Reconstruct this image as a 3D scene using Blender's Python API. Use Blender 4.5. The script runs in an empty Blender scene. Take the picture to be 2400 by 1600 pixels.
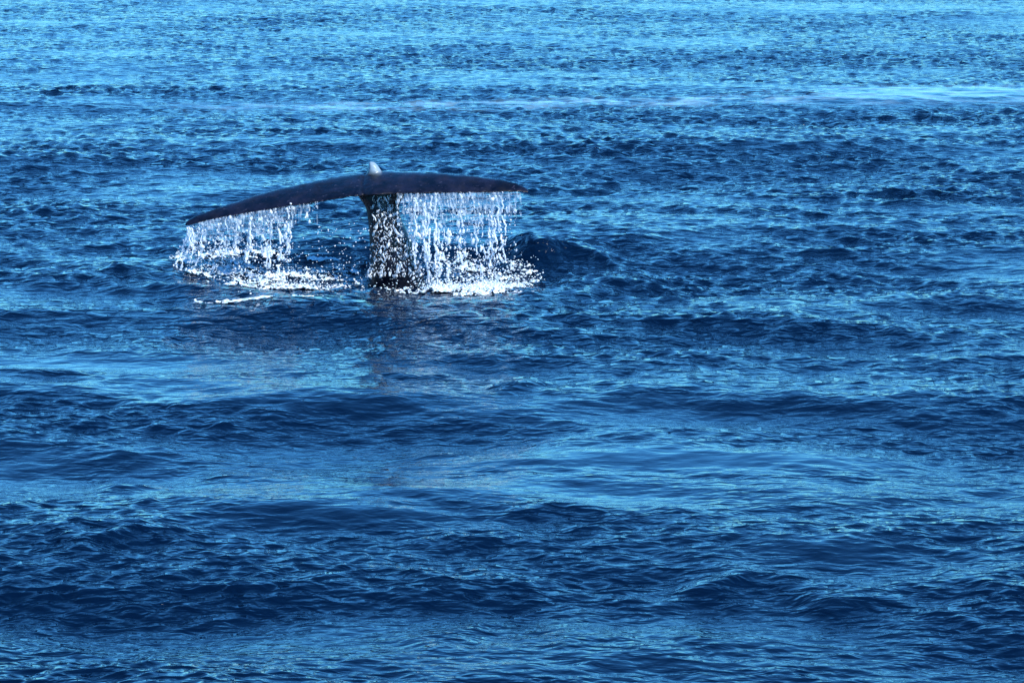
import bpy, bmesh, math, random
import numpy as np
from mathutils import Vector, Matrix

rng = np.random.default_rng(11)
random.seed(11)
sc = bpy.context.scene
COL = sc.collection

# ------------------------------------------------------------------ camera
CAM_H = 8.9
HFOV = math.radians(17.4)
PITCH = math.radians(10.6)                       # looking down on the sea
cam_d = bpy.data.cameras.new("camera")
cam_d.sensor_width = 36.0
cam_d.lens = 18.0 / math.tan(HFOV / 2)
cam_d.clip_start = 0.5
cam_d.clip_end = 20000.0
cam = bpy.data.objects.new("camera", cam_d)
COL.objects.link(cam)
cam.location = (0, 0, CAM_H)
cam.rotation_euler = (math.pi / 2 - PITCH, 0, 0)
sc.camera = cam

# ------------------------------------------------------------------ sky, sun, exposure
SUN_EL = math.radians(44)
SUN_AZ = math.radians(135)                        # clockwise from +Y (away from camera), to the right
w = bpy.data.worlds.new("World")
sc.world = w
w.use_nodes = True
wn = w.node_tree
sky = wn.nodes.new("ShaderNodeTexSky")
sky.sky_type = 'NISHITA'
sky.sun_disc = False
sky.sun_elevation = SUN_EL
sky.sun_rotation = SUN_AZ
sky.altitude = 0
sky.air_density = 1.0
sky.dust_density = 0.0
sky.ozone_density = 3.0
tint = wn.nodes.new("ShaderNodeMix")
tint.data_type = 'RGBA'; tint.blend_type = 'MULTIPLY'
tint.inputs[0].default_value = 1.0
tint.inputs[7].default_value = (0.17, 0.545, 0.88, 1)   # blue tint multiplied over the whole sky, imitating a colour grade
bg = wn.nodes["Background"]
bg.inputs[1].default_value = 0.15
wn.links.new(sky.outputs[0], tint.inputs[6])
wn.links.new(tint.outputs[2], bg.inputs[0])

sun_d = bpy.data.lights.new("sun", 'SUN')
sun_d.energy = 3.2
sun_d.angle = math.radians(0.5)
sun_d.color = (1.0, 0.98, 0.95)
sun = bpy.data.objects.new("sun", sun_d)
COL.objects.link(sun)
sdir = Vector((math.sin(SUN_AZ) * math.cos(SUN_EL), math.cos(SUN_AZ) * math.cos(SUN_EL), math.sin(SUN_EL)))
sun.rotation_euler = sdir.to_track_quat('Z', 'Y').to_euler()
sun.location = sdir * 200

sc.view_settings.view_transform = 'Standard'
sc.view_settings.look = 'None'
sc.view_settings.exposure = 1.17
sc.view_settings.gamma = 1.0
sc.view_settings.use_curve_mapping = False
sc.cycles.max_bounces = 10
sc.cycles.transparent_max_bounces = 24
sc.cycles.sample_clamp_direct = 4.0
sc.cycles.caustics_reflective = False
sc.cycles.caustics_refractive = False

# ------------------------------------------------------------------ helpers
PX = 2400.0
TANH = math.tan(HFOV / 2)
CP, SP = math.cos(PITCH), math.sin(PITCH)

def ray(px, py):
    u = (px / 1200.0 - 1.0) * TANH
    v = (800.0 - py) / 1200.0 * TANH
    return u, CP + v * SP, -SP + v * CP

def at(px, py, Y):
    """the point of the place seen at (px, py), at distance Y along the view"""
    a, b, c = ray(px, py)
    t = Y / b
    return np.array((a * t, Y, CAM_H + c * t))

def on_sea(px, py, z=0.0):
    a, b, c = ray(px, py)
    t = (z - CAM_H) / c
    return np.array((a * t, b * t, z))

def smooth(a, b, x):
    t = np.clip((x - a) / (b - a), 0, 1)
    return t * t * (3 - 2 * t)

def mesh_np(name, verts, quads=None, tris=None, mat=None, smooth_shade=True):
    me = bpy.data.meshes.new(name)
    verts = np.asarray(verts, dtype=np.float32)
    parts = []
    if quads is not None and len(quads):
        parts.append(np.asarray(quads, dtype=np.int32))
    if tris is not None and len(tris):
        parts.append(np.asarray(tris, dtype=np.int32))
    loops = np.concatenate([p.ravel() for p in parts])
    sizes = np.concatenate([np.full(len(p), p.shape[1], dtype=np.int32) for p in parts])
    starts = np.concatenate([[0], np.cumsum(sizes)[:-1]]).astype(np.int32)
    me.vertices.add(len(verts))
    me.vertices.foreach_set("co", verts.ravel())
    me.loops.add(len(loops))
    me.loops.foreach_set("vertex_index", loops)
    me.polygons.add(len(sizes))
    me.polygons.foreach_set("loop_start", starts)
    me.polygons.foreach_set("loop_total", sizes)
    me.polygons.foreach_set("use_smooth", np.full(len(sizes), smooth_shade))
    me.update(calc_edges=True)
    if mat is not None:
        me.materials.append(mat)
    return me

def add_obj(name, me, parent=None, **props):
    o = bpy.data.objects.new(name, me)
    COL.objects.link(o)
    if parent is not None:
        o.parent = parent
    for k, v in props.items():
        o[k] = v
    return o

def attr(me, name, vals):
    a = me.attributes.new(name, 'FLOAT', 'POINT')
    a.data.foreach_set("value", np.asarray(vals, dtype=np.float32))

class Noise:
    """smooth random field: a sum of plane waves"""
    def __init__(self, seed, n, lmin, lmax, stretch=(1, 1)):
        r = np.random.default_rng(seed)
        lam = np.exp(r.uniform(math.log(lmin), math.log(lmax), n))
        th = r.uniform(0, 2 * math.pi, n)
        k = 2 * math.pi / lam
        self.kx = k * np.cos(th) / stretch[0]
        self.ky = k * np.sin(th) / stretch[1]
        self.ph = r.uniform(0, 2 * math.pi, n)
        self.a = np.full(n, math.sqrt(2.0 / n))
    def __call__(self, x, y):
        s = np.zeros_like(x, dtype=np.float32)
        for kx, ky, p, a in zip(self.kx, self.ky, self.ph, self.a):
            s += np.float32(a) * np.sin(np.float32(kx) * x + np.float32(ky) * y + np.float32(p))
        return s

# ------------------------------------------------------------------ materials
def new_mat(name):
    m = bpy.data.materials.new(name)
    m.use_nodes = True
    return m, m.node_tree, m.node_tree.nodes["Principled BSDF"]

def sea_material():
    m, nt, b = new_mat("sea_water")
    N, L = nt.nodes, nt.links
    b.inputs["Base Color"].default_value = (0.0001, 0.0022, 0.012, 1)
    b.inputs["Roughness"].default_value = 0.03
    # paler base colour mixed into the far slicks, broken up by noise
    slick_at = N.new("ShaderNodeAttribute"); slick_at.attribute_name = "pale_slick"
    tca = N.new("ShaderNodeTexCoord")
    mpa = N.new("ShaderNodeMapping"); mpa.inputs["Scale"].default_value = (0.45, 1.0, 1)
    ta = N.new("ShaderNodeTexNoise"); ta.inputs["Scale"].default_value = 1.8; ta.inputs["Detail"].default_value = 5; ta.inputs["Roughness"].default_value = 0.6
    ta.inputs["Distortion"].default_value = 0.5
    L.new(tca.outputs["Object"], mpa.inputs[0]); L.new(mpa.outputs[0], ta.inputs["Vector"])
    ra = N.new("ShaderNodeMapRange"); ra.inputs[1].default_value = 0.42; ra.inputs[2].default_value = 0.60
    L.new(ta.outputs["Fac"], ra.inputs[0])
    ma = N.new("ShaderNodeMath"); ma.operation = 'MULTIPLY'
    L.new(ra.outputs[0], ma.inputs[0]); L.new(slick_at.outputs["Fac"], ma.inputs[1])
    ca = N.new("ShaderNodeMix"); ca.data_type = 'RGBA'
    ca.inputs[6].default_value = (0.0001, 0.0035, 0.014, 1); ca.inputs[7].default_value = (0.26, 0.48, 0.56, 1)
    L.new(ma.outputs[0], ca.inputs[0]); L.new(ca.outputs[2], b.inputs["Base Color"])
    b.inputs["IOR"].default_value = 1.333
    tc = N.new("ShaderNodeTexCoord")
    rip = N.new("ShaderNodeAttribute"); rip.attribute_name = "ripple"
    def noise(sx, sy, rot, scale, detail, rough):
        mp = N.new("ShaderNodeMapping")
        mp.inputs["Scale"].default_value = (sx, sy, 1)
        mp.inputs["Rotation"].default_value = (0, 0, math.radians(rot))
        t = N.new("ShaderNodeTexNoise")
        t.inputs["Scale"].default_value = scale
        t.inputs["Detail"].default_value = detail
        t.inputs["Roughness"].default_value = rough
        t.inputs["Distortion"].default_value = 0.6
        L.new(tc.outputs["Object"], mp.inputs[0]); L.new(mp.outputs[0], t.inputs["Vector"])
        return t.outputs["Fac"]
    n1 = noise(0.5, 1.0, 12, 5.0, 2, 0.5)
    n2 = noise(0.6, 1.0, -16, 9.0, 2, 0.55)
    b1 = N.new("ShaderNodeBump"); b2 = N.new("ShaderNodeBump")
    def scaled(v):
        q = N.new("ShaderNodeMath"); q.operation = 'MULTIPLY'; q.inputs[1].default_value = v
        L.new(rip.outputs["Fac"], q.inputs[0]); return q.outputs[0]
    b1.inputs["Distance"].default_value = 0.08
    b2.inputs["Distance"].default_value = 0.02
    L.new(scaled(0.85), b1.inputs["Strength"]); L.new(n1, b1.inputs["Height"])
    L.new(scaled(0.8), b2.inputs["Strength"]); L.new(n2, b2.inputs["Height"])
    L.new(b1.outputs[0], b2.inputs["Normal"])
    L.new(b2.outputs[0], b.inputs["Normal"])
    return m

def foam_material():
    m, nt, b = new_mat("white_foam")
    N, L = nt.nodes, nt.links
    tc = N.new("ShaderNodeTexCoord")
    t = N.new("ShaderNodeTexNoise"); t.inputs["Scale"].default_value = 14; t.inputs["Detail"].default_value = 5
    L.new(tc.outputs["Object"], t.inputs["Vector"])
    r = N.new("ShaderNodeValToRGB")
    r.color_ramp.elements[0].position = 0.35; r.color_ramp.elements[0].color = (0.32, 0.50, 0.54, 1)
    r.color_ramp.elements[1].position = 0.6; r.color_ramp.elements[1].color = (0.85, 0.88, 0.89, 1)
    L.new(t.outputs["Fac"], r.inputs[0]); L.new(r.outputs[0], b.inputs["Base Color"])
    b.inputs["Roughness"].default_value = 0.45
    th = N.new("ShaderNodeAttribute"); th.attribute_name = "thick"
    lace = N.new("ShaderNodeTexNoise"); lace.inputs["Scale"].default_value = 20; lace.inputs["Detail"].default_value = 4; lace.inputs["Roughness"].default_value = 0.65
    mpl = N.new("ShaderNodeMapping"); mpl.inputs["Scale"].default_value = (0.6, 0.45, 1)
    L.new(tc.outputs["Object"], mpl.inputs[0]); L.new(mpl.outputs[0], lace.inputs["Vector"])
    ad = N.new("ShaderNodeMath"); ad.operation = 'ADD'; L.new(th.outputs["Fac"], ad.inputs[0]); L.new(lace.outputs["Fac"], ad.inputs[1])
    al = N.new("ShaderNodeMapRange"); al.interpolation_type = 'SMOOTHSTEP'
    al.inputs[1].default_value = 0.68; al.inputs[2].default_value = 1.12
    L.new(ad.outputs[0], al.inputs[0]); L.new(al.outputs[0], b.inputs["Alpha"])
    bp = N.new("ShaderNodeBump"); bp.inputs["Strength"].default_value = 0.6; bp.inputs["Distance"].default_value = 0.03
    t2 = N.new("ShaderNodeTexNoise"); t2.inputs["Scale"].default_value = 30; t2.inputs["Detail"].default_value = 3
    L.new(tc.outputs["Object"], t2.inputs["Vector"]); L.new(t2.outputs["Fac"], bp.inputs["Height"])
    L.new(bp.outputs[0], b.inputs["Normal"])
    return m

def drop_material():
    m, nt, b = new_mat("falling_water_drops")
    N, L = nt.nodes, nt.links
    b.inputs["Base Color"].default_value = (0.90, 0.94, 0.96, 1)
    b.inputs["Roughness"].default_value = 0.12
    b.inputs["IOR"].default_value = 1.33
    b.inputs["Coat Weight"].default_value = 0.5
    tr = N.new("ShaderNodeBsdfTranslucent"); tr.inputs[0].default_value = (0.85, 0.92, 0.97, 1)
    mx = N.new("ShaderNodeMixShader"); mx.inputs[0].default_value = 0.35
    out = N["Material Output"]
    L.new(b.outputs[0], mx.inputs[1]); L.new(tr.outputs[0], mx.inputs[2])
    cl = N.new("ShaderNodeBsdfTransparent"); cl.inputs[0].default_value = (0.93, 0.97, 1.0, 1)
    m2 = N.new("ShaderNodeMixShader")                    # some of the water is clear, some full of air
    tc = N.new("ShaderNodeTexCoord")
    t = N.new("ShaderNodeTexNoise"); t.inputs["Scale"].default_value = 9; t.inputs["Detail"].default_value = 2
    L.new(tc.outputs["Object"], t.inputs["Vector"])
    q = N.new("ShaderNodeMapRange"); q.inputs[1].default_value = 0.42; q.inputs[2].default_value = 0.6
    q.inputs[3].default_value = 0.42; q.inputs[4].default_value = 0.0
    L.new(t.outputs["Fac"], q.inputs[0]); L.new(q.outputs[0], m2.inputs[0])
    L.new(mx.outputs[0], m2.inputs[1]); L.new(cl.outputs[0], m2.inputs[2])
    L.new(m2.outputs[0], out.inputs[0])
    return m

def veil_material():
    m, nt, b = new_mat("thin_water_veil")
    N, L = nt.nodes, nt.links
    b.inputs["Base Color"].default_value = (0.75, 0.86, 0.93, 1)
    b.inputs["Roughness"].default_value = 0.2
    tc = N.new("ShaderNodeTexCoord")
    mp = N.new("ShaderNodeMapping"); mp.inputs["Scale"].default_value = (1, 1, 0.45)
    t = N.new("ShaderNodeTexNoise"); t.inputs["Scale"].default_value = 11; t.inputs["Detail"].default_value = 4
    L.new(tc.outputs["Object"], mp.inputs[0]); L.new(mp.outputs[0], t.inputs["Vector"])
    rr = N.new("ShaderNodeMapRange"); rr.inputs[1].default_value = 0.35; rr.inputs[2].default_value = 0.68
    rr.inputs[3].default_value = 0.06; rr.inputs[4].default_value = 0.72
    L.new(t.outputs["Fac"], rr.inputs[0])
    tp = N.new("ShaderNodeBsdfTransparent")
    tl = N.new("ShaderNodeBsdfTranslucent"); tl.inputs[0].default_value = (0.75, 0.88, 0.95, 1)
    m1 = N.new("ShaderNodeMixShader"); m1.inputs[0].default_value = 0.5
    m2 = N.new("ShaderNodeMixShader")
    L.new(b.outputs[0], m1.inputs[1]); L.new(tl.outputs[0], m1.inputs[2])
    L.new(rr.outputs[0], m2.inputs[0]); L.new(tp.outputs[0], m2.inputs[1]); L.new(m1.outputs[0], m2.inputs[2])
    L.new(m2.outputs[0], N["Material Output"].inputs[0])
    return m

def skin_material():
    m, nt, b = new_mat("wet_whale_skin")
    N, L = nt.nodes, nt.links
    tc = N.new("ShaderNodeTexCoord")
    t = N.new("ShaderNodeTexNoise"); t.inputs["Scale"].default_value = 3.5; t.inputs["Detail"].default_value = 6; t.inputs["Roughness"].default_value = 0.65
    L.new(tc.outputs["Object"], t.inputs["Vector"])
    r = N.new("ShaderNodeValToRGB")
    r.color_ramp.elements[0].position = 0.42; r.color_ramp.elements[0].color = (0.0010, 0.0014, 0.005, 1)
    r.color_ramp.elements[1].position = 0.72; r.color_ramp.elements[1].color = (0.010, 0.0105, 0.024, 1)
    L.new(t.outputs["Fac"], r.inputs[0])
    # small pale scars and barnacle marks
    v = N.new("ShaderNodeTexNoise"); v.inputs["Scale"].default_value = 16; v.inputs["Detail"].default_value = 2
    L.new(tc.outputs["Object"], v.inputs["Vector"])
    vr = N.new("ShaderNodeMapRange"); vr.inputs[1].default_value = 0.66; vr.inputs[2].default_value = 0.76
    L.new(v.outputs["Fac"], vr.inputs[0])
    sc1 = N.new("ShaderNodeMath"); sc1.operation = 'MULTIPLY'; sc1.inputs[1].default_value = 0.9
    L.new(vr.outputs[0], sc1.inputs[0])
    mx = N.new("ShaderNodeMix"); mx.data_type = 'RGBA'; mx.inputs[7].default_value = (0.036, 0.036, 0.06, 1)
    L.new(sc1.outputs[0], mx.inputs[0]); L.new(r.outputs[0], mx.inputs[6])
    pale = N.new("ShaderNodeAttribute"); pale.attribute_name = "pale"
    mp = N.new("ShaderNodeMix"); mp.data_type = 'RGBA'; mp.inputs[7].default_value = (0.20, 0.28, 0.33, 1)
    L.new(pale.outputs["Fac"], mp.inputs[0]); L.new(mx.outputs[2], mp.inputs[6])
    L.new(mp.outputs[2], b.inputs["Base Color"])
    rw = N.new("ShaderNodeMapRange"); rw.inputs[1].default_value = 0.35; rw.inputs[2].default_value = 0.65
    rw.inputs[3].default_value = 0.22; rw.inputs[4].default_value = 0.5
    tw = N.new("ShaderNodeTexNoise"); tw.inputs["Scale"].default_value = 6; tw.inputs["Detail"].default_value = 4
    L.new(tc.outputs["Object"], tw.inputs["Vector"]); L.new(tw.outputs["Fac"], rw.inputs[0]); L.new(rw.outputs[0], b.inputs["Roughness"])
    b.inputs["Specular IOR Level"].default_value = 0.32
    bp = N.new("ShaderNodeBump"); bp.inputs["Strength"].default_value = 0.3; bp.inputs["Distance"].default_value = 0.02
    t3 = N.new("ShaderNodeTexNoise"); t3.inputs["Scale"].default_value = 12; t3.inputs["Detail"].default_value = 4
    L.new(tc.outputs["Object"], t3.inputs["Vector"]); L.new(t3.outputs["Fac"], bp.inputs["Height"])
    L.new(bp.outputs[0], b.inputs["Normal"])
    return m

M_SEA, M_FOAM, M_DROP, M_VEIL, M_SKIN = sea_material(), foam_material(), drop_material(), veil_material(), skin_material()

# ------------------------------------------------------------------ the sea
Y0 = 53.6                                        # distance of the whale

def wave_set():
    r = np.random.default_rng(5)
    out = []
    def band(n, l0, l1, rms, spread, mean=-90, rip=0.0, zone=0):
        lam = np.exp(np.linspace(math.log(l0), math.log(l1), n) + r.uniform(-.5, .5, n) * math.log(l1 / l0) / n)
        th = np.radians(mean + r.normal(0, spread, n))
        k = 2 * np.pi / lam
        a = rms * math.sqrt(2.0 / n) / k * r.uniform(.6, 1.4, n)
        for kk, t, aa in zip(k, th, a):
            out.append((kk * math.cos(t), kk * math.sin(t), aa, r.uniform(0, 2 * math.pi), rip, zone))
    band(9, 5.5, 13, 0.050, 16, -84, 0.0, 5)
    band(36, 1.3, 4.0, 0.075, 32, -80, 0.4, 1)
    band(80, 0.36, 1.2, 0.140, 58, -92, 0.8, 3)
    band(50, 0.24, 0.5, 0.130, 50, -88, 1.0, 2)
    band(60, 0.11, 0.26, 0.190, 24, -86, 1.0, 4)
    return out
WAVES = wave_set()
PATCH = Noise(21, 26, 2.0, 9.0, (2.2, 1.0))
CRN = Noise(29, 16, .9, 3.0)
SWN = Noise(57, 14, 4.0, 11.0)
PATCH2 = Noise(22, 20, 8.0, 25.0, (2.5, 1.0))

# slicks: places where the sea lies smoother (px, py, half width px, half height px, strength)
SLICKS = [(2280, 222, 360, 16, .97), (1800, 236, 420, 8, .8), (900, 246, 420, 9, .7), (1450, 240, 420, 7, .85), (2330, 216, 160, 12, .97),
          (180, 850, 460, 36, .97), (560, 905, 300, 18, .8), (1500, 1085, 760, 40, .95), (420, 1150, 320, 32, .8),
          (2150, 1165, 520, 46, .97), (800, 1225, 460, 34, .97), (1200, 1140, 460, 42, .9), (1300, 1560, 500, 40, .6), (2200, 1570, 300, 40, .6), (480, 745, 540, 16, .8),
          (1950, 1300, 200, 30, .7)]
SLICKS = [(on_sea(a, b), c, d, s, b) for a, b, c, d, s in SLICKS]
# single steep wave crests (px, py of crest, half width px, height m, length m)
CRESTS = [(1290, 600, 120, .40, .8), (1215, 592, 60, .16, .5), (2120, 476, 60, .17, .5), (2010, 474, 45, .13, .45), (1900, 462, 60, .10, .45),
          (2180, 455, 50, .08, .4), (2290, 512, 70, .10, .5), (1470, 566, 90, .12, .6), (1800, 580, 60, .10, .5),
          (620, 1400, 170, .10, .8), (1170, 1462, 230, .13, .9), (1720, 1370, 150, .15, 1.0), (1950, 1405, 200, .14, 1.0), (2180, 1440, 160, .10, .9), (2380, 1370, 150, .15, 1.0),
          (1780, 1198, 260, .10, .7), (2130, 1170, 130, .07, .6), (1280, 1210, 120, .09, .6), (540, 1120, 100, .09, .6), (250, 1130, 170, .10, .7),
          (90, 893, 90, .12, .6), (360, 775, 120, .10, .6), (1010, 1050, 90, .08, .6), (1210, 905, 80, .12, .6), (1780, 755, 90, .10, .6), (1880, 780, 60, .10, .5),
          (280, 640, 70, .14, .5), (80, 1190, 160, .10, .8), (270, 1270, 200, .12, .9)]
CRESTS = [(on_sea(a, b), c, h, l) for a, b, c, h, l in CRESTS]

def sea(x, y, step_x, step_y):
    """displaced position of the water surface at rest position (x, y), plus the ripple strength"""
    x = x.astype(np.float32); y = y.astype(np.float32)
    d = np.maximum(np.hypot(x, y), 1.0)
    mpp = d * np.float32(2 * TANH / PX)                         # metres per photograph pixel at that distance
    rip = 0.75 + 0.24 * PATCH(x, y) + 0.14 * PATCH2(x, y)
    rip = np.clip(rip, 0.35, 1.2)
    sl = np.zeros_like(x); far_pale = np.zeros_like(x)
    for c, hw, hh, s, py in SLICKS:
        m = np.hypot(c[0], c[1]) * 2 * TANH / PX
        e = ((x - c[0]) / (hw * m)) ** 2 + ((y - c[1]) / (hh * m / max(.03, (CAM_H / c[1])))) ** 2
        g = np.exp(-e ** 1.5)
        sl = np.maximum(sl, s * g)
        far_pale = np.maximum(far_pale, g * s * (1.0 if py < 400 else 0.0))
    rip = rip * (1 - 0.72 * sl)
    X = x.copy(); Y = y.copy(); Z = np.zeros_like(x)
    far = smooth(38.0, 75.0, y)
    ZONE = (1.0, 1.0 - 0.78 * smooth(50.0, 88.0, y), 0.58 + 1.0 * far, 0.66 + 0.36 * far - 0.3 * smooth(62.0, 95.0, y), 0.84 + 0.26 * smooth(36.0, 52.0, y) + 0.3 * far, (0.45 + 0.55 * smooth(44.0, 54.0, y)) * (1.0 - 0.75 * smooth(60.0, 90.0, y)))    # the open water beyond lies choppier, with less swell
    for kx, ky, a, p, rr, zone in WAVES:
        k = math.hypot(kx, ky)
        ph = np.float32(kx) * x + np.float32(ky) * y + np.float32(p)
        wgt = np.clip(2.2 - 0.7 * (abs(kx) * step_x + abs(ky) * step_y), 0, 1)
        amp = np.float32(a) * wgt * ZONE[zone] * (1 - rr + rr * rip)
        c = np.cos(ph); s = np.sin(ph)
        Z += amp * c
        X -= 0.85 * amp * np.float32(kx / k) * s
        Y -= 0.85 * amp * np.float32(ky / k) * s
    for n, (c, hw, h, l) in enumerate(CRESTS):
        m = np.hypot(c[0], c[1]) * 2 * TANH / PX
        sg = hw * m * 1.05
        sel = np.nonzero((np.abs(x - c[0]) < 2.6 * sg) & (np.abs(y - c[1]) < 3.2 * l))[0]
        if not len(sel):
            continue
        xs, ys = x[sel], y[sel]
        dx = (xs - c[0]) / sg
        me_ = CRN(xs, ys * .3 + n)
        yy = ys - c[1] + 0.22 * l * np.sin(dx * 1.7 + n) + 0.16 * l * me_
        prof = np.where(yy > 0, np.exp(-(yy / (l * 0.9))), np.exp(-(np.abs(yy) / (l * 0.40)) ** 1.4))
        amp = h * 0.6 * np.exp(-np.abs(dx) ** 2.4) * (1 + 0.22 * me_)
        Z[sel] += (amp * prof).astype(np.float32)
        rip[sel] += (0.35 * np.exp(-dx * dx) * np.exp(-(yy / l) ** 2)).astype(np.float32)
    # the long near swell rolling in: dark faces, bright smooth backs
    ph = 2 * np.pi * (y - 36.6 - 0.45 * np.sin(x * 0.5 + 1.0) - 0.55 * SWN(x, y)) / 8.0 + 0.5 * np.pi
    sw = 0.062 * np.clip(1 + 0.55 * SWN(y, x), 0.1, 2) * smooth(20.0, 26.0, y) * (1 - smooth(46.5, 51.5, y))
    Z += (sw * (np.sin(ph) + 0.22 * np.sin(2 * ph))).astype(np.float32)
    # the water heaped and dished round the tail stock
    cx, cy = WH[0], WH[1]
    q = np.hypot((x - cx) / 3.2, (y - cy + .4) / 2.2)
    for ox, oy, lam, am in ((-2.3, -.5, .55, .014), (1.15, -.7, .62, .015), (0.0, -.3, .8, .016)):    # rings spreading from the falling water
        rr_ = np.hypot(x - cx - ox, y - cy - oy)
        Z += (am * np.cos(2 * np.pi * rr_ / lam) * np.exp(-((rr_ - 1.5) / 1.3) ** 2)).astype(np.float32)
    rip += (0.55 * np.exp(-(((x - cx) / 3.6) ** 2 + ((y - cy + 4.0) / 4.0) ** 2))).astype(np.float32)
    Z += (0.10 * np.exp(-((q - 1.15) / 0.28) ** 2) - 0.10 * np.exp(-(q / 0.8) ** 2)).astype(np.float32)
    return X, Y, Z, rip * (1 + 0.8 * far), far_pale

WH = on_sea(912, 640)
Y0 = float(WH[1])

def build_sea():
    inv = np.concatenate([np.linspace(1 / 27.0, 1 / 52.0, 500)[:-1], np.linspace(1 / 52.0, 1 / 150.0, 570)])
    r_mid = 1 / inv
    r_in = np.geomspace(0.6, 27.0, 22)[:-1]
    r_out = np.geomspace(150.0, 9000.0, 64)[1:]
    R = np.concatenate([r_in, r_mid, r_out])
    fine = np.linspace(-10.8, 10.8, 1180)
    co = np.concatenate([np.linspace(10.8, 30, 24)[1:], np.linspace(30, 330, 60)[1:], np.linspace(330, 349.2, 24)[1:-1]])
    A = np.radians(np.concatenate([fine, co]))
    dR = np.gradient(R)
    dA = np.gradient(np.unwrap(A))
    rr, aa = np.meshgrid(R, A, indexing='ij')
    sx = (rr * np.abs(dA)[None, :]).astype(np.float32)
    sy = np.broadcast_to(dR[:, None], rr.shape).astype(np.float32)
    x = (rr * np.sin(aa)).ravel(); y = (rr * np.cos(aa)).ravel()
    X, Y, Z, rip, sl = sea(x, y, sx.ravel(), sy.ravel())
    V = np.stack([X, Y, Z], 1)
    nr, na = rr.shape
    i = np.arange(nr - 1)[:, None]; j = np.arange(na)[None, :]
    j2 = (j + 1) % na
    quads = np.stack([(i * na + j), (i * na + j2), ((i + 1) * na + j2), ((i + 1) * na + j)], -1).reshape(-1, 4)[:, ::-1]
    nv = len(V)
    V = np.vstack([V, [[0, 0, 0]]])
    tris = np.stack([np.full(na, nv), (np.arange(na) + 1) % na, np.arange(na)], 1)
    me = mesh_np("sea", V, quads, tris, M_SEA)
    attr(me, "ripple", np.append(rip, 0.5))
    attr(me, "pale_slick", np.append(sl, 0))
    return add_obj("sea", me, kind="structure", label="deep blue choppy open sea with pale smooth slicks")

build_sea()

# ------------------------------------------------------------------ the whale
TOP = np.array([(434, 525), (441, 516), (454, 508), (485, 496), (536, 479), (592, 461), (625, 450), (702, 433), (768, 419), (829, 410), (855, 407),
                (894, 403), (953, 404), (1017, 405), (1081, 410), (1132, 415), (1183, 423), (1208, 428), (1229, 438), (1239, 447)], float)
BOT = np.array([(434, 528), (441, 530), (447, 530), (472, 522), (523, 511), (574, 502), (625, 494), (676, 485), (740, 476), (804, 465), (837, 460),
                (880, 457), (933, 456), (1004, 455), (1081, 454), (1157, 453), (1208, 452), (1237, 452), (1239, 450)], float)
NOTCH_PX = 853.0
def edge(tab, px):
    return np.interp(px, tab[:, 0], tab[:, 1])

def span(px):
    return np.where(px < NOTCH_PX, (px - NOTCH_PX) / (NOTCH_PX - 434), (px - NOTCH_PX) / (1239 - NOTCH_PX))

def trail_y(px):
    s = abs(span(px))
    # trailing edge towards the camera: bulges near the middle, notch at the centre
    return Y0 - 0.62 + 0.10 * s + 0.12 * np.exp(-((px - NOTCH_PX) / 9.0) ** 2)

def lead_y(px):
    s = abs(span(px))
    return Y0 + 0.42 - 0.82 * s ** 1.6

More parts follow.
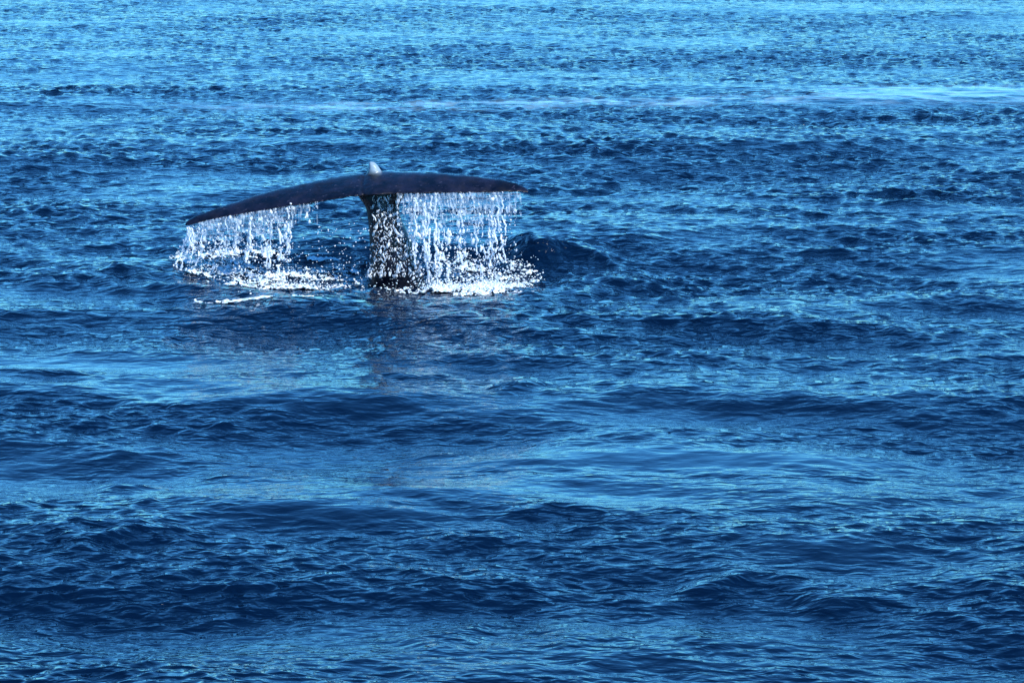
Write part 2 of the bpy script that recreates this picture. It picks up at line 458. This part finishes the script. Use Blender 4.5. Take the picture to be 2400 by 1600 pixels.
def build_whale():
    V, Q = [], []
    def loft(rings, cap=True):
        base = len(V)
        n = len(rings[0])
        for r_ in rings:
            V.extend(r_)
        for a in range(len(rings) - 1):
            for b in range(n):
                b2 = (b + 1) % n
                Q.append((base + a * n + b, base + a * n + b2, base + (a + 1) * n + b2, base + (a + 1) * n + b))
        if cap:
            for a, flip in ((0, True), (len(rings) - 1, False)):
                c = len(V); V.append(np.mean(rings[a], axis=0))
                for b in range(n):
                    b2 = (b + 1) % n
                    f = (base + a * n + b, base + a * n + b2, c)
                    Q.append(f[::-1] if flip else f)
    # flukes, their edges a little worn and uneven
    en = np.random.default_rng(8)
    ew = [(en.uniform(.03, .35), en.uniform(0, 6), en.uniform(.15, .5)) for _ in range(14)]
    ET = lambda p: 0.6 * sum(a * math.sin(k * p + f) for k, f, a in ew[:6])
    EB = lambda p: 0.8 * sum(a * math.sin(k * p + f) for k, f, a in ew[6:])
    pxs = 836.5 + 402.4 * np.sin(np.linspace(-math.pi / 2, math.pi / 2, 130) * 0.985)
    pxs = np.interp(pxs, [pxs[0], pxs[-1]], [434.3, 1238.7])
    rings = []
    m = 40
    for px in pxs:
        s = float(abs(span(px)))
        half = max(0.012, 0.125 * (1 - s ** 1.5) + 0.018 * (1 - s ** 8))
        yt, yl = float(trail_y(px)), float(lead_y(px))
        tip = min(1.0, (1 - s) / 0.03)
        top, bot = edge(TOP, px) + tip * ET(px), edge(BOT, px) + tip * EB(px)
        t = at(px, bot - 1.5 * tip, yt)
        mpp = Y0 * 2 * TANH / PX
        l = at(px, top + half / mpp * 0.55 * tip, max(yl, yt + .05))
        d = l - t; L = np.linalg.norm(d); d /= L
        nrm = np.array((0, -d[2], d[1])); nrm /= np.linalg.norm(nrm)
        ring = []
        for q in range(m):
            th = 2 * math.pi * q / m
            u = 0.5 - 0.5 * math.cos(th)                # 0 trailing, 1 leading
            prof = math.sqrt(max(u, 0)) ** 1.5 * math.sqrt(max(0, 1 - u ** 4)) * (1.15 if math.sin(th) > 0 else .8)
            hh = min(half, 0.42 * L) * prof * (1 if math.sin(th) >= 0 else -1) * 1.25 + 0.012 * math.sin(th)
            p = t + d * L * u + nrm * hh
            ring.append(p)
        rings.append(np.array(ring))
    loft(rings)
    # tail stock: from the flukes down into the sea, turning away below the surface
    left = [(838, 459), (850, 473), (858, 488), (863, 519), (865, 544), (867, 582), (868, 612), (864, 650), (856, 700)]
    right = [(950, 459), (938, 473), (935, 493), (942, 519), (952, 537), (966, 565), (975, 595), (982, 615), (993, 650), (1010, 700)]
    left = np.array(left, float); right = np.array(right, float)
    rings = []
    for py in list(np.linspace(432, 700, 34)):
        xl = np.interp(py, left[:, 1], left[:, 0]); xr = np.interp(py, right[:, 1], right[:, 0])
        if py < 459:
            f = (459 - py) / 27.0
            xl += 4 * f; xr -= 12 * f
        f = max(0, (py - 440) / 260.0)
        yc = Y0 - 0.02 + 0.25 * f * f
        deep = 0.22 + 0.30 * f
        a = at(xl, py, yc); b = at(xr, py, yc)
        c = (a + b) / 2; hw = (b[0] - a[0]) / 2
        ring = []
        for q in range(36):
            th = 2 * math.pi * q / 36
            ring.append(c + np.array((hw * math.cos(th), deep * math.sin(th), 0)))
        rings.append(np.array(ring))
    zl = rings[-1].mean(axis=0)
    for k in range(1, 9):                                # the body below, sloping down and away
        c = zl + np.array((0.03 * k, 0.55 * k, -0.42 * k))
        g = 0.5 + 0.11 * k
        rings.append(np.array([c + np.array((g * math.cos(2 * math.pi * q / 36), g * 1.05 * math.sin(2 * math.pi * q / 36), -0.35 * g * math.sin(2 * math.pi * q / 36))) for q in range(36)]))
    loft(rings)
    # pale upturned ridge over the middle of the flukes
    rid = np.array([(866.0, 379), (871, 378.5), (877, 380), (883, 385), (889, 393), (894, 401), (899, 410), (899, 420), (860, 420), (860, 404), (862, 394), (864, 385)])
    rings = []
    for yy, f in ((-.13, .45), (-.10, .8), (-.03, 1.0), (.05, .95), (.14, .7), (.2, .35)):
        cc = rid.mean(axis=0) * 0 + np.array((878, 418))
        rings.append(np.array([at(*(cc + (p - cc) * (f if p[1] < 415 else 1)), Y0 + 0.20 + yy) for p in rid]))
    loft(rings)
    me = bpy.data.meshes.new("whale")
    me.from_pydata([tuple(map(float, v)) for v in V], [], Q)
    bm = bmesh.new(); bm.from_mesh(me)
    bmesh.ops.recalc_face_normals(bm, faces=bm.faces[:]); bm.to_mesh(me); bm.free()
    tmp = bpy.data.objects.new("tmp", me); COL.objects.link(tmp)
    rm = tmp.modifiers.new("remesh", 'REMESH'); rm.mode = 'VOXEL'; rm.voxel_size = 0.017; rm.use_smooth_shade = True
    sm = tmp.modifiers.new("smooth", 'SMOOTH'); sm.factor = 0.5; sm.iterations = 3
    dg = bpy.context.evaluated_depsgraph_get()
    me2 = bpy.data.meshes.new_from_object(tmp.evaluated_get(dg))
    bpy.data.objects.remove(tmp); bpy.data.meshes.remove(me)
    me2.name = "whale"
    co = np.empty(len(me2.vertices) * 3, np.float32); me2.vertices.foreach_get("co", co); co = co.reshape(-1, 3)
    base = np.array((WH[0], Y0, 0.0), np.float32)
    # crease running from the notch over the middle, and a slightly ragged trailing edge
    zn = at(NOTCH_PX, 440, Y0)
    g = np.exp(-((co[:, 0] - zn[0] - 0.05 * (co[:, 1] - Y0)) / 0.035) ** 2) * (co[:, 2] > zn[2] - .22) * (co[:, 1] < Y0 + .25)
    co[:, 2] -= 0.014 * g
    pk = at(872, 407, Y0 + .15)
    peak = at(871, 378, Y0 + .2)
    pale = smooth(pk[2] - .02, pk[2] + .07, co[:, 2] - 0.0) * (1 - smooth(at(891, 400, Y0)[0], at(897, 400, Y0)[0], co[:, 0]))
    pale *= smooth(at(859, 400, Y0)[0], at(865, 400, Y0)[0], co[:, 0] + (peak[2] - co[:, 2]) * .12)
    co -= base
    me2.vertices.foreach_set("co", co.ravel())
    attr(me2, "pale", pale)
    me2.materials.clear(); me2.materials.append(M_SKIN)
    me2.polygons.foreach_set("use_smooth", np.ones(len(me2.polygons), bool))
    me2.update()
    o = add_obj("whale", me2, label="dark slate whale tail raised high with drooping flukes pouring water", category="whale")
    o.location = base.tolist()
    return o
build_whale()

# ------------------------------------------------------------------ falling water
def ico(sub):
    bm = bmesh.new(); bmesh.ops.create_icosphere(bm, subdivisions=sub, radius=1)
    v = np.array([p.co[:] for p in bm.verts]); f = np.array([[q.index for q in p.verts] for p in bm.faces]); bm.free()
    return v, f
ICO1, ICO2 = ico(1), ico(2)

class Drops:
    def __init__(self):
        self.v, self.f, self.n = [], [], 0
    def add(self, p, rx, ry, rz, big=False, tilt=0.0, lump=0.0):
        v, f = ICO2 if big else ICO1
        q = v * np.array((rx, ry, rz))
        if lump:
            q = q * (1 + lump * rng.normal(0, 1, (len(v), 1)))
        if tilt:
            q = q + np.outer(q[:, 2], (tilt, 0, 0))
        self.v.append(q + p); self.f.append(f + self.n); self.n += len(v)
    def tube(self, pts, rad, m=6):
        pts = np.asarray(pts); n = len(pts)
        th = np.linspace(0, 2 * np.pi, m, endpoint=False)
        ring = np.stack([np.cos(th), np.sin(th), np.zeros(m)], 1)
        V = (pts[:, None, :] + ring[None] * np.asarray(rad)[:, None, None]).reshape(-1, 3)
        F = []
        for i in range(n - 1):
            for j in range(m):
                a, b = i * m + j, i * m + (j + 1) % m
                F += [(a, b, b + m), (a, b + m, a + m)]
        self.v.append(V); self.f.append(np.array(F) + self.n); self.n += len(V)
    def mesh(self, name, mat, origin):
        return mesh_np(name, np.concatenate(self.v) - origin, None, np.concatenate(self.f), mat)

MPP = Y0 * 2 * TANH / PX

def strand(px, top, bot, y, rad, drift=0.0):
    n = max(14, int((bot - top) / 3))
    t = np.linspace(0, 1, n)
    wob = np.cumsum(rng.normal(0, 1, n)); wob -= np.linspace(wob[0], wob[-1], n)
    xs = px + drift * t ** 1.5 + 1.25 * wob + 1.6 * np.sin(t * rng.uniform(8, 18) + rng.uniform(0, 6))
    pts = np.array([at(a, top + (bot - top) * b, y) for a, b in zip(xs, t)])
    pts[:, 1] += 0.02 * np.sin(t * 9 + px)
    bead = 0.55 + 0.45 * np.abs(np.sin(t * rng.uniform(10, 26) + rng.uniform(0, 6))) + 0.25 * rng.random(n)
    r = rad * bead * (0.7 + 0.5 * rng.random(n))
    r[0] *= .4; r[-1] *= .4
    return pts, r

def curtain(name, x0, x1, label, dens, strands, veil_drop, skew, thin, y_off):
    """water pouring off the trailing edge between x0 and x1"""
    origin = at((x0 + x1) / 2, 640, Y0)
    origin[2] = 0
    D = Drops()
    def edge_y(px):
        return float(trail_y(px)) + y_off
    land = lambda px: 628 + 30 * (px > 930) + rng.normal(0, 12)
    N = dens
    lines = x0 + (x1 - x0) * rng.random(26)
    for _ in range(N):
        px = x0 + (x1 - x0) * rng.random() if rng.random() < .4 else float(np.clip(rng.choice(lines) + rng.normal(0, 4.0), x0, x1))
        if rng.random() > thin(px):
            continue
        top = edge(BOT, px) - 2
        t = rng.beta(0.9, 1.15)
        py = top + (land(px) - top) * t
        q = at(px + skew * t ** 1.3 * (1 if skew > 0 else (x1 - px) / (x1 - x0)) + rng.normal(0, 4 * t), py, edge_y(px) + rng.uniform(-.05, .35))
        r = float(np.exp(rng.normal(math.log(0.0080), 0.6)))
        r = min(r, .034)
        D.add(q, r * rng.uniform(.8, 1.1), r, r * rng.uniform(.9, 1.9), big=r > .022, tilt=rng.normal(0, .25), lump=.03)
    me = D.mesh(name, M_DROP, origin)
    o = add_obj(name, me, kind="stuff", label=label, category="falling water")
    o.location = origin.tolist()
    # single strands of running water
    for px, top_f, bot, rad, dr in strands:
        S = Drops()
        top = edge(BOT, px)
        top = top - 2 + top_f * (bot - top)
        p, r = strand(px, top, bot, edge_y(px) + rng.uniform(-.04, .15), rad, dr)
        # strands break up into runs
        k = 0
        while k < len(p) - 6:
            ln = int(rng.integers(5, 17)); gap = int(rng.integers(0, 6))
            S.tube(p[k:k + ln], r[k:k + ln]); k += ln + gap
        for _ in range(10):
            i = int(rng.integers(0, len(p))); rr = rad * rng.uniform(.6, 1.3)
            S.add(p[i] + np.array((rng.normal(0, .025), 0, 0)), rr, rr, rr * rng.uniform(1, 1.8), lump=.1)
        so = add_obj("water_strand", S.mesh("water_strand", M_DROP, origin), parent=o)
    # the thin veil just below the edge
    nx, nz = int((x1 - x0) / 1.6), 70
    gx = np.linspace(x0, x1, nx); ga = np.linspace(0, 1, nz)
    VV = np.zeros((nx, nz, 3)); keep = np.zeros((nx, nz))
    f1 = Noise(int(x0) % 97 + 3, 24, 6, 26, (1, 2.2)); f2 = Noise(31, 12, 30, 90, (1, 1.6))
    for i, px in enumerate(gx):
        top = float(edge(BOT, px)) - 3
        for j, b in enumerate(ga):
            py = top + veil_drop * b
            VV[i, j] = at(px + skew * (b * veil_drop / 180.0) ** 1.3 * (1 if skew > 0 else (x1 - px) / (x1 - x0)), py, edge_y(px))
    PXg, PYg = np.meshgrid(gx, ga * veil_drop, indexing='ij')
    k1 = f1(PXg, PYg); k2 = f2(PXg, PYg)
    VV[:, :, 1] += 0.03 * k1 + 0.02 * k2
    th = np.vectorize(thin)(gx)[:, None]
    keep = 0.75 * k1 + 0.5 * k2 + 1.9 * (1 - 1.45 * PYg / veil_drop) + 1.6 * (th - .8)
    q = []
    for i in range(nx - 1):
        for j in range(nz - 1):
            if keep[i, j] > 0 and keep[i + 1, j] > 0 and keep[i, j + 1] > 0 and keep[i + 1, j + 1] > 0:
                q.append((i * nz + j, i * nz + j + 1, (i + 1) * nz + j + 1, (i + 1) * nz + j))
    used = np.unique(np.array(q)); remap = -np.ones(nx * nz, int); remap[used] = np.arange(len(used))
    mv = mesh_np("water_veil", VV.reshape(-1, 3)[used] - origin, remap[np.array(q)], None, M_VEIL)
    add_obj("water_veil", mv, parent=o)
    return o

ls = [(rng.uniform(440, 690), rng.uniform(0, .35), rng.uniform(600, 640), rng.uniform(.007, .017), rng.uniform(-16, 2)) for _ in range(13)]
ls += [(437, .05, 628, .018, -28), (449, .2, 632, .014, -26), (588, .3, 640, .019, -2), (655, .3, 655, .019, -2), (634, .2, 640, .016, -2), (721, 0, 520, .02, 2)]
rs = [(rng.uniform(965, 1195), rng.uniform(0, .4), rng.uniform(610, 680), rng.uniform(.007, .018), rng.uniform(-6, 8)) for _ in range(17)]
rs += [(1052, .35, 690, .025, 6), (1018, .3, 650, .02, -2), (1080, .2, 640, .02, 4), (1150, .3, 610, .018, 3), (958, .25, 540, .018, 4), (1165, .05, 600, .018, -6), (1032, .6, 690, .022, 4)]
curtain("falling_water", 438, 745, "white water streaming off the drooping long fluke into foam", 1350, ls, 75, -32,
        lambda px: 1.0 if px < 650 else max(.10, 1 - (px - 650) / 75.0), 0.0)
curtain("falling_water", 930, 1222, "dense white curtain of water beside the tail stock under the level fluke", 2000, rs, 95, 3,
        lambda px: (.25 if px < 962 else 1.0) if px < 1150 else max(.12, 1 - (px - 1150) / 70.0), 0.0)

def stock_drops():
    origin = at(910, 640, Y0 - .4); origin[2] = 0
    D = Drops()
    for _ in range(950):
        py = 458 + 190 * rng.beta(1.15, .8)
        f = (py - 440) / 260.0
        xl = np.interp(py, [459, 488, 544, 612, 660], [866, 868, 872, 868, 850]); xr = np.interp(py, [459, 493, 537, 565, 615, 660], [932, 932, 948, 962, 980, 1000])
        px = xl + (xr - xl) * rng.random()
        c, h = (xl + xr) / 2, (xr - xl) / 2
        dep = (0.22 + .3 * f) * math.sqrt(max(.05, 1 - ((px - c) / h) ** 2))
        r = min(.03, float(np.exp(rng.normal(math.log(0.0064), 0.6))))
        D.add(at(px, py, Y0 + .25 * f * f - dep - rng.uniform(.02, .16)), r, r, r * rng.uniform(1, 2.8), tilt=rng.normal(0, .4), lump=.15)
    for _ in range(70):                                   # stray drops beside it
        px = rng.uniform(740, 870); py = rng.uniform(520, 640)
        r = rng.uniform(.006, .014)
        D.add(at(px, py, Y0 - rng.uniform(.3, .7)), r, r, r)
    o = add_obj("water_drops", D.mesh("water_drops", M_DROP, origin), kind="stuff", label="white water drops running down the dark tail stock", category="water drops")
    o.location = origin.tolist()
stock_drops()

# ------------------------------------------------------------------ foam on the sea
FN1 = Noise(41, 40, .10, .55, (1.9, 1.0)); FN2 = Noise(42, 24, .6, 2.2, (1.8, 1.0)); FN3 = Noise(43, 40, .05, .16, (1.6, 1.0))

def foam(name, label, blobs, thr, lift, spray, cell=.024, rough=1.0):
    """lacy foam lying on the water; blobs: (px, py, half width px, half height px, weight)"""
    C = [(on_sea(a, b), hw * MPP * on_sea(a, b)[1] / Y0, hh * MPP * on_sea(a, b)[1] ** 2 / Y0 / CAM_H, wt) for a, b, hw, hh, wt in blobs]
    xa = min(c[0] - 1.7 * h for c, h, g, wt in C); xb = max(c[0] + 1.7 * h for c, h, g, wt in C)
    ya = min(c[1] - 1.7 * g for c, h, g, wt in C); yb = max(c[1] + 1.7 * g for c, h, g, wt in C)
    nx = int((xb - xa) / cell); ny = int((yb - ya) / (cell * 1.6))
    gx, gy = np.meshgrid(np.linspace(xa, xb, nx), np.linspace(ya, yb, ny), indexing='ij')
    x, y = gx.ravel(), gy.ravel()
    dens = np.zeros(len(x))
    for c, h, g, wt in C:
        dens = np.maximum(dens, wt * np.exp(-(((x - c[0]) / h) ** 2 + ((y - c[1]) / g) ** 2) ** 1.2))
    n1, n2, n3 = FN1(x.astype(np.float32), y.astype(np.float32)), FN2(x.astype(np.float32), y.astype(np.float32)), FN3(x.astype(np.float32), y.astype(np.float32))
    k = dens * 2.1 + rough * (0.55 * n1 + 0.35 * n2 + 0.35 * n3) - thr
    k[dens < .04] = -1
    X, Y, Z, rip, sl = sea(x, y, np.full(len(x), .05, np.float32), np.full(len(x), .1, np.float32))
    Z = Z + 0.012 + np.clip(k, 0, 2) * lift * (1 + .6 * n3)
    P = np.stack([X, Y, Z], 1)
    kk = (k > 0).reshape(nx, ny)
    ok = kk[:-1, :-1] & kk[1:, :-1] & kk[:-1, 1:] & kk[1:, 1:]
    ii, jj = np.nonzero(ok)
    q = np.stack([ii * ny + jj, (ii + 1) * ny + jj, (ii + 1) * ny + jj + 1, ii * ny + jj + 1], 1)
    used = np.unique(q); remap = -np.ones(len(x), int); remap[used] = np.arange(len(used))
    base = np.array((C[0][0][0], C[0][0][1], 0))
    V = P[used] - base
    F = [np.stack([remap[q][:, 0], remap[q][:, 1], remap[q][:, 2]], 1), np.stack([remap[q][:, 0], remap[q][:, 2], remap[q][:, 3]], 1)]
    nV = len(V)
    D = Drops()
    if spray:
        pw = np.clip(k, 0, None)[used] ** .7; pw /= pw.sum()
        for i in rng.choice(len(used), spray, p=pw):
            p = P[used][i] + np.array((rng.normal(0, .05), rng.normal(0, .05), 0))
            r = min(.022, float(np.exp(rng.normal(math.log(0.0068), .5))))
            hgt = float(rng.exponential(.07)) * (1 if r < .014 else .15) + r * .3
            D.add(p + np.array((0, 0, hgt)), r * rng.uniform(1, 1.8), r, r * rng.uniform(.7, 1.4), big=r > .025, tilt=rng.normal(0, .5), lump=.06)
        V = np.vstack([V, np.concatenate(D.v) - base]); F.append(np.concatenate(D.f) + nV)
    me = mesh_np(name, V, None, np.concatenate(F), M_FOAM)
    attr(me, "thick", np.concatenate([np.clip(k[used] * .8, 0, .75), np.full(len(V) - nV, 0.62)]))
    o = add_obj(name, me, kind="stuff", label=label, category="foam")
    o.location = base.tolist()

foam("foam_patch", "white splashing foam on the water under the drooping long fluke",
     [(540, 628, 115, 15, .72), (450, 626, 55, 12, .6), (640, 638, 70, 22, .5), (590, 664, 85, 4.5, .85), (470, 650, 60, 10, .45), (690, 670, 60, 5, .45), (560, 606, 110, 9, .4)], .66, .018, 1400)
foam("foam_patch", "white splashing foam on the water under the level fluke",
     [(1110, 665, 110, 14, .66), (1180, 660, 66, 15, .66), (1050, 645, 70, 22, .45), (1110, 686, 75, 3.5, .95), (1215, 668, 36, 8, .5), (1080, 615, 60, 12, .35), (1180, 628, 60, 12, .35)], .66, .018, 1600)
foam("foam_patch", "broken foam swirling round the foot of the tail stock",
     [(900, 674, 70, 6, .55), (920, 645, 90, 22, .36), (810, 640, 90, 22, .33), (800, 674, 60, 4, .4), (960, 655, 50, 16, .42)], .8, .014, 520)
foam("foam_streak", "short bright foam streak behind the falling water left of the tail stock", [(745, 609, 45, 1.6, 1.0), (700, 608, 22, 2, .7)], .9, .010, 18, .02, 1.3)
foam("foam_streak", "thin broken line of foam on smooth water in front of the drooping fluke",
     [(470, 718, 40, 1.6, .9), (560, 716, 34, 1.4, .8), (610, 717, 22, 1.4, .9), (395, 721, 22, 1.6, .7), (730, 718, 40, 1.3, .55)], 1.2, .004, 10, .014, 2.2)
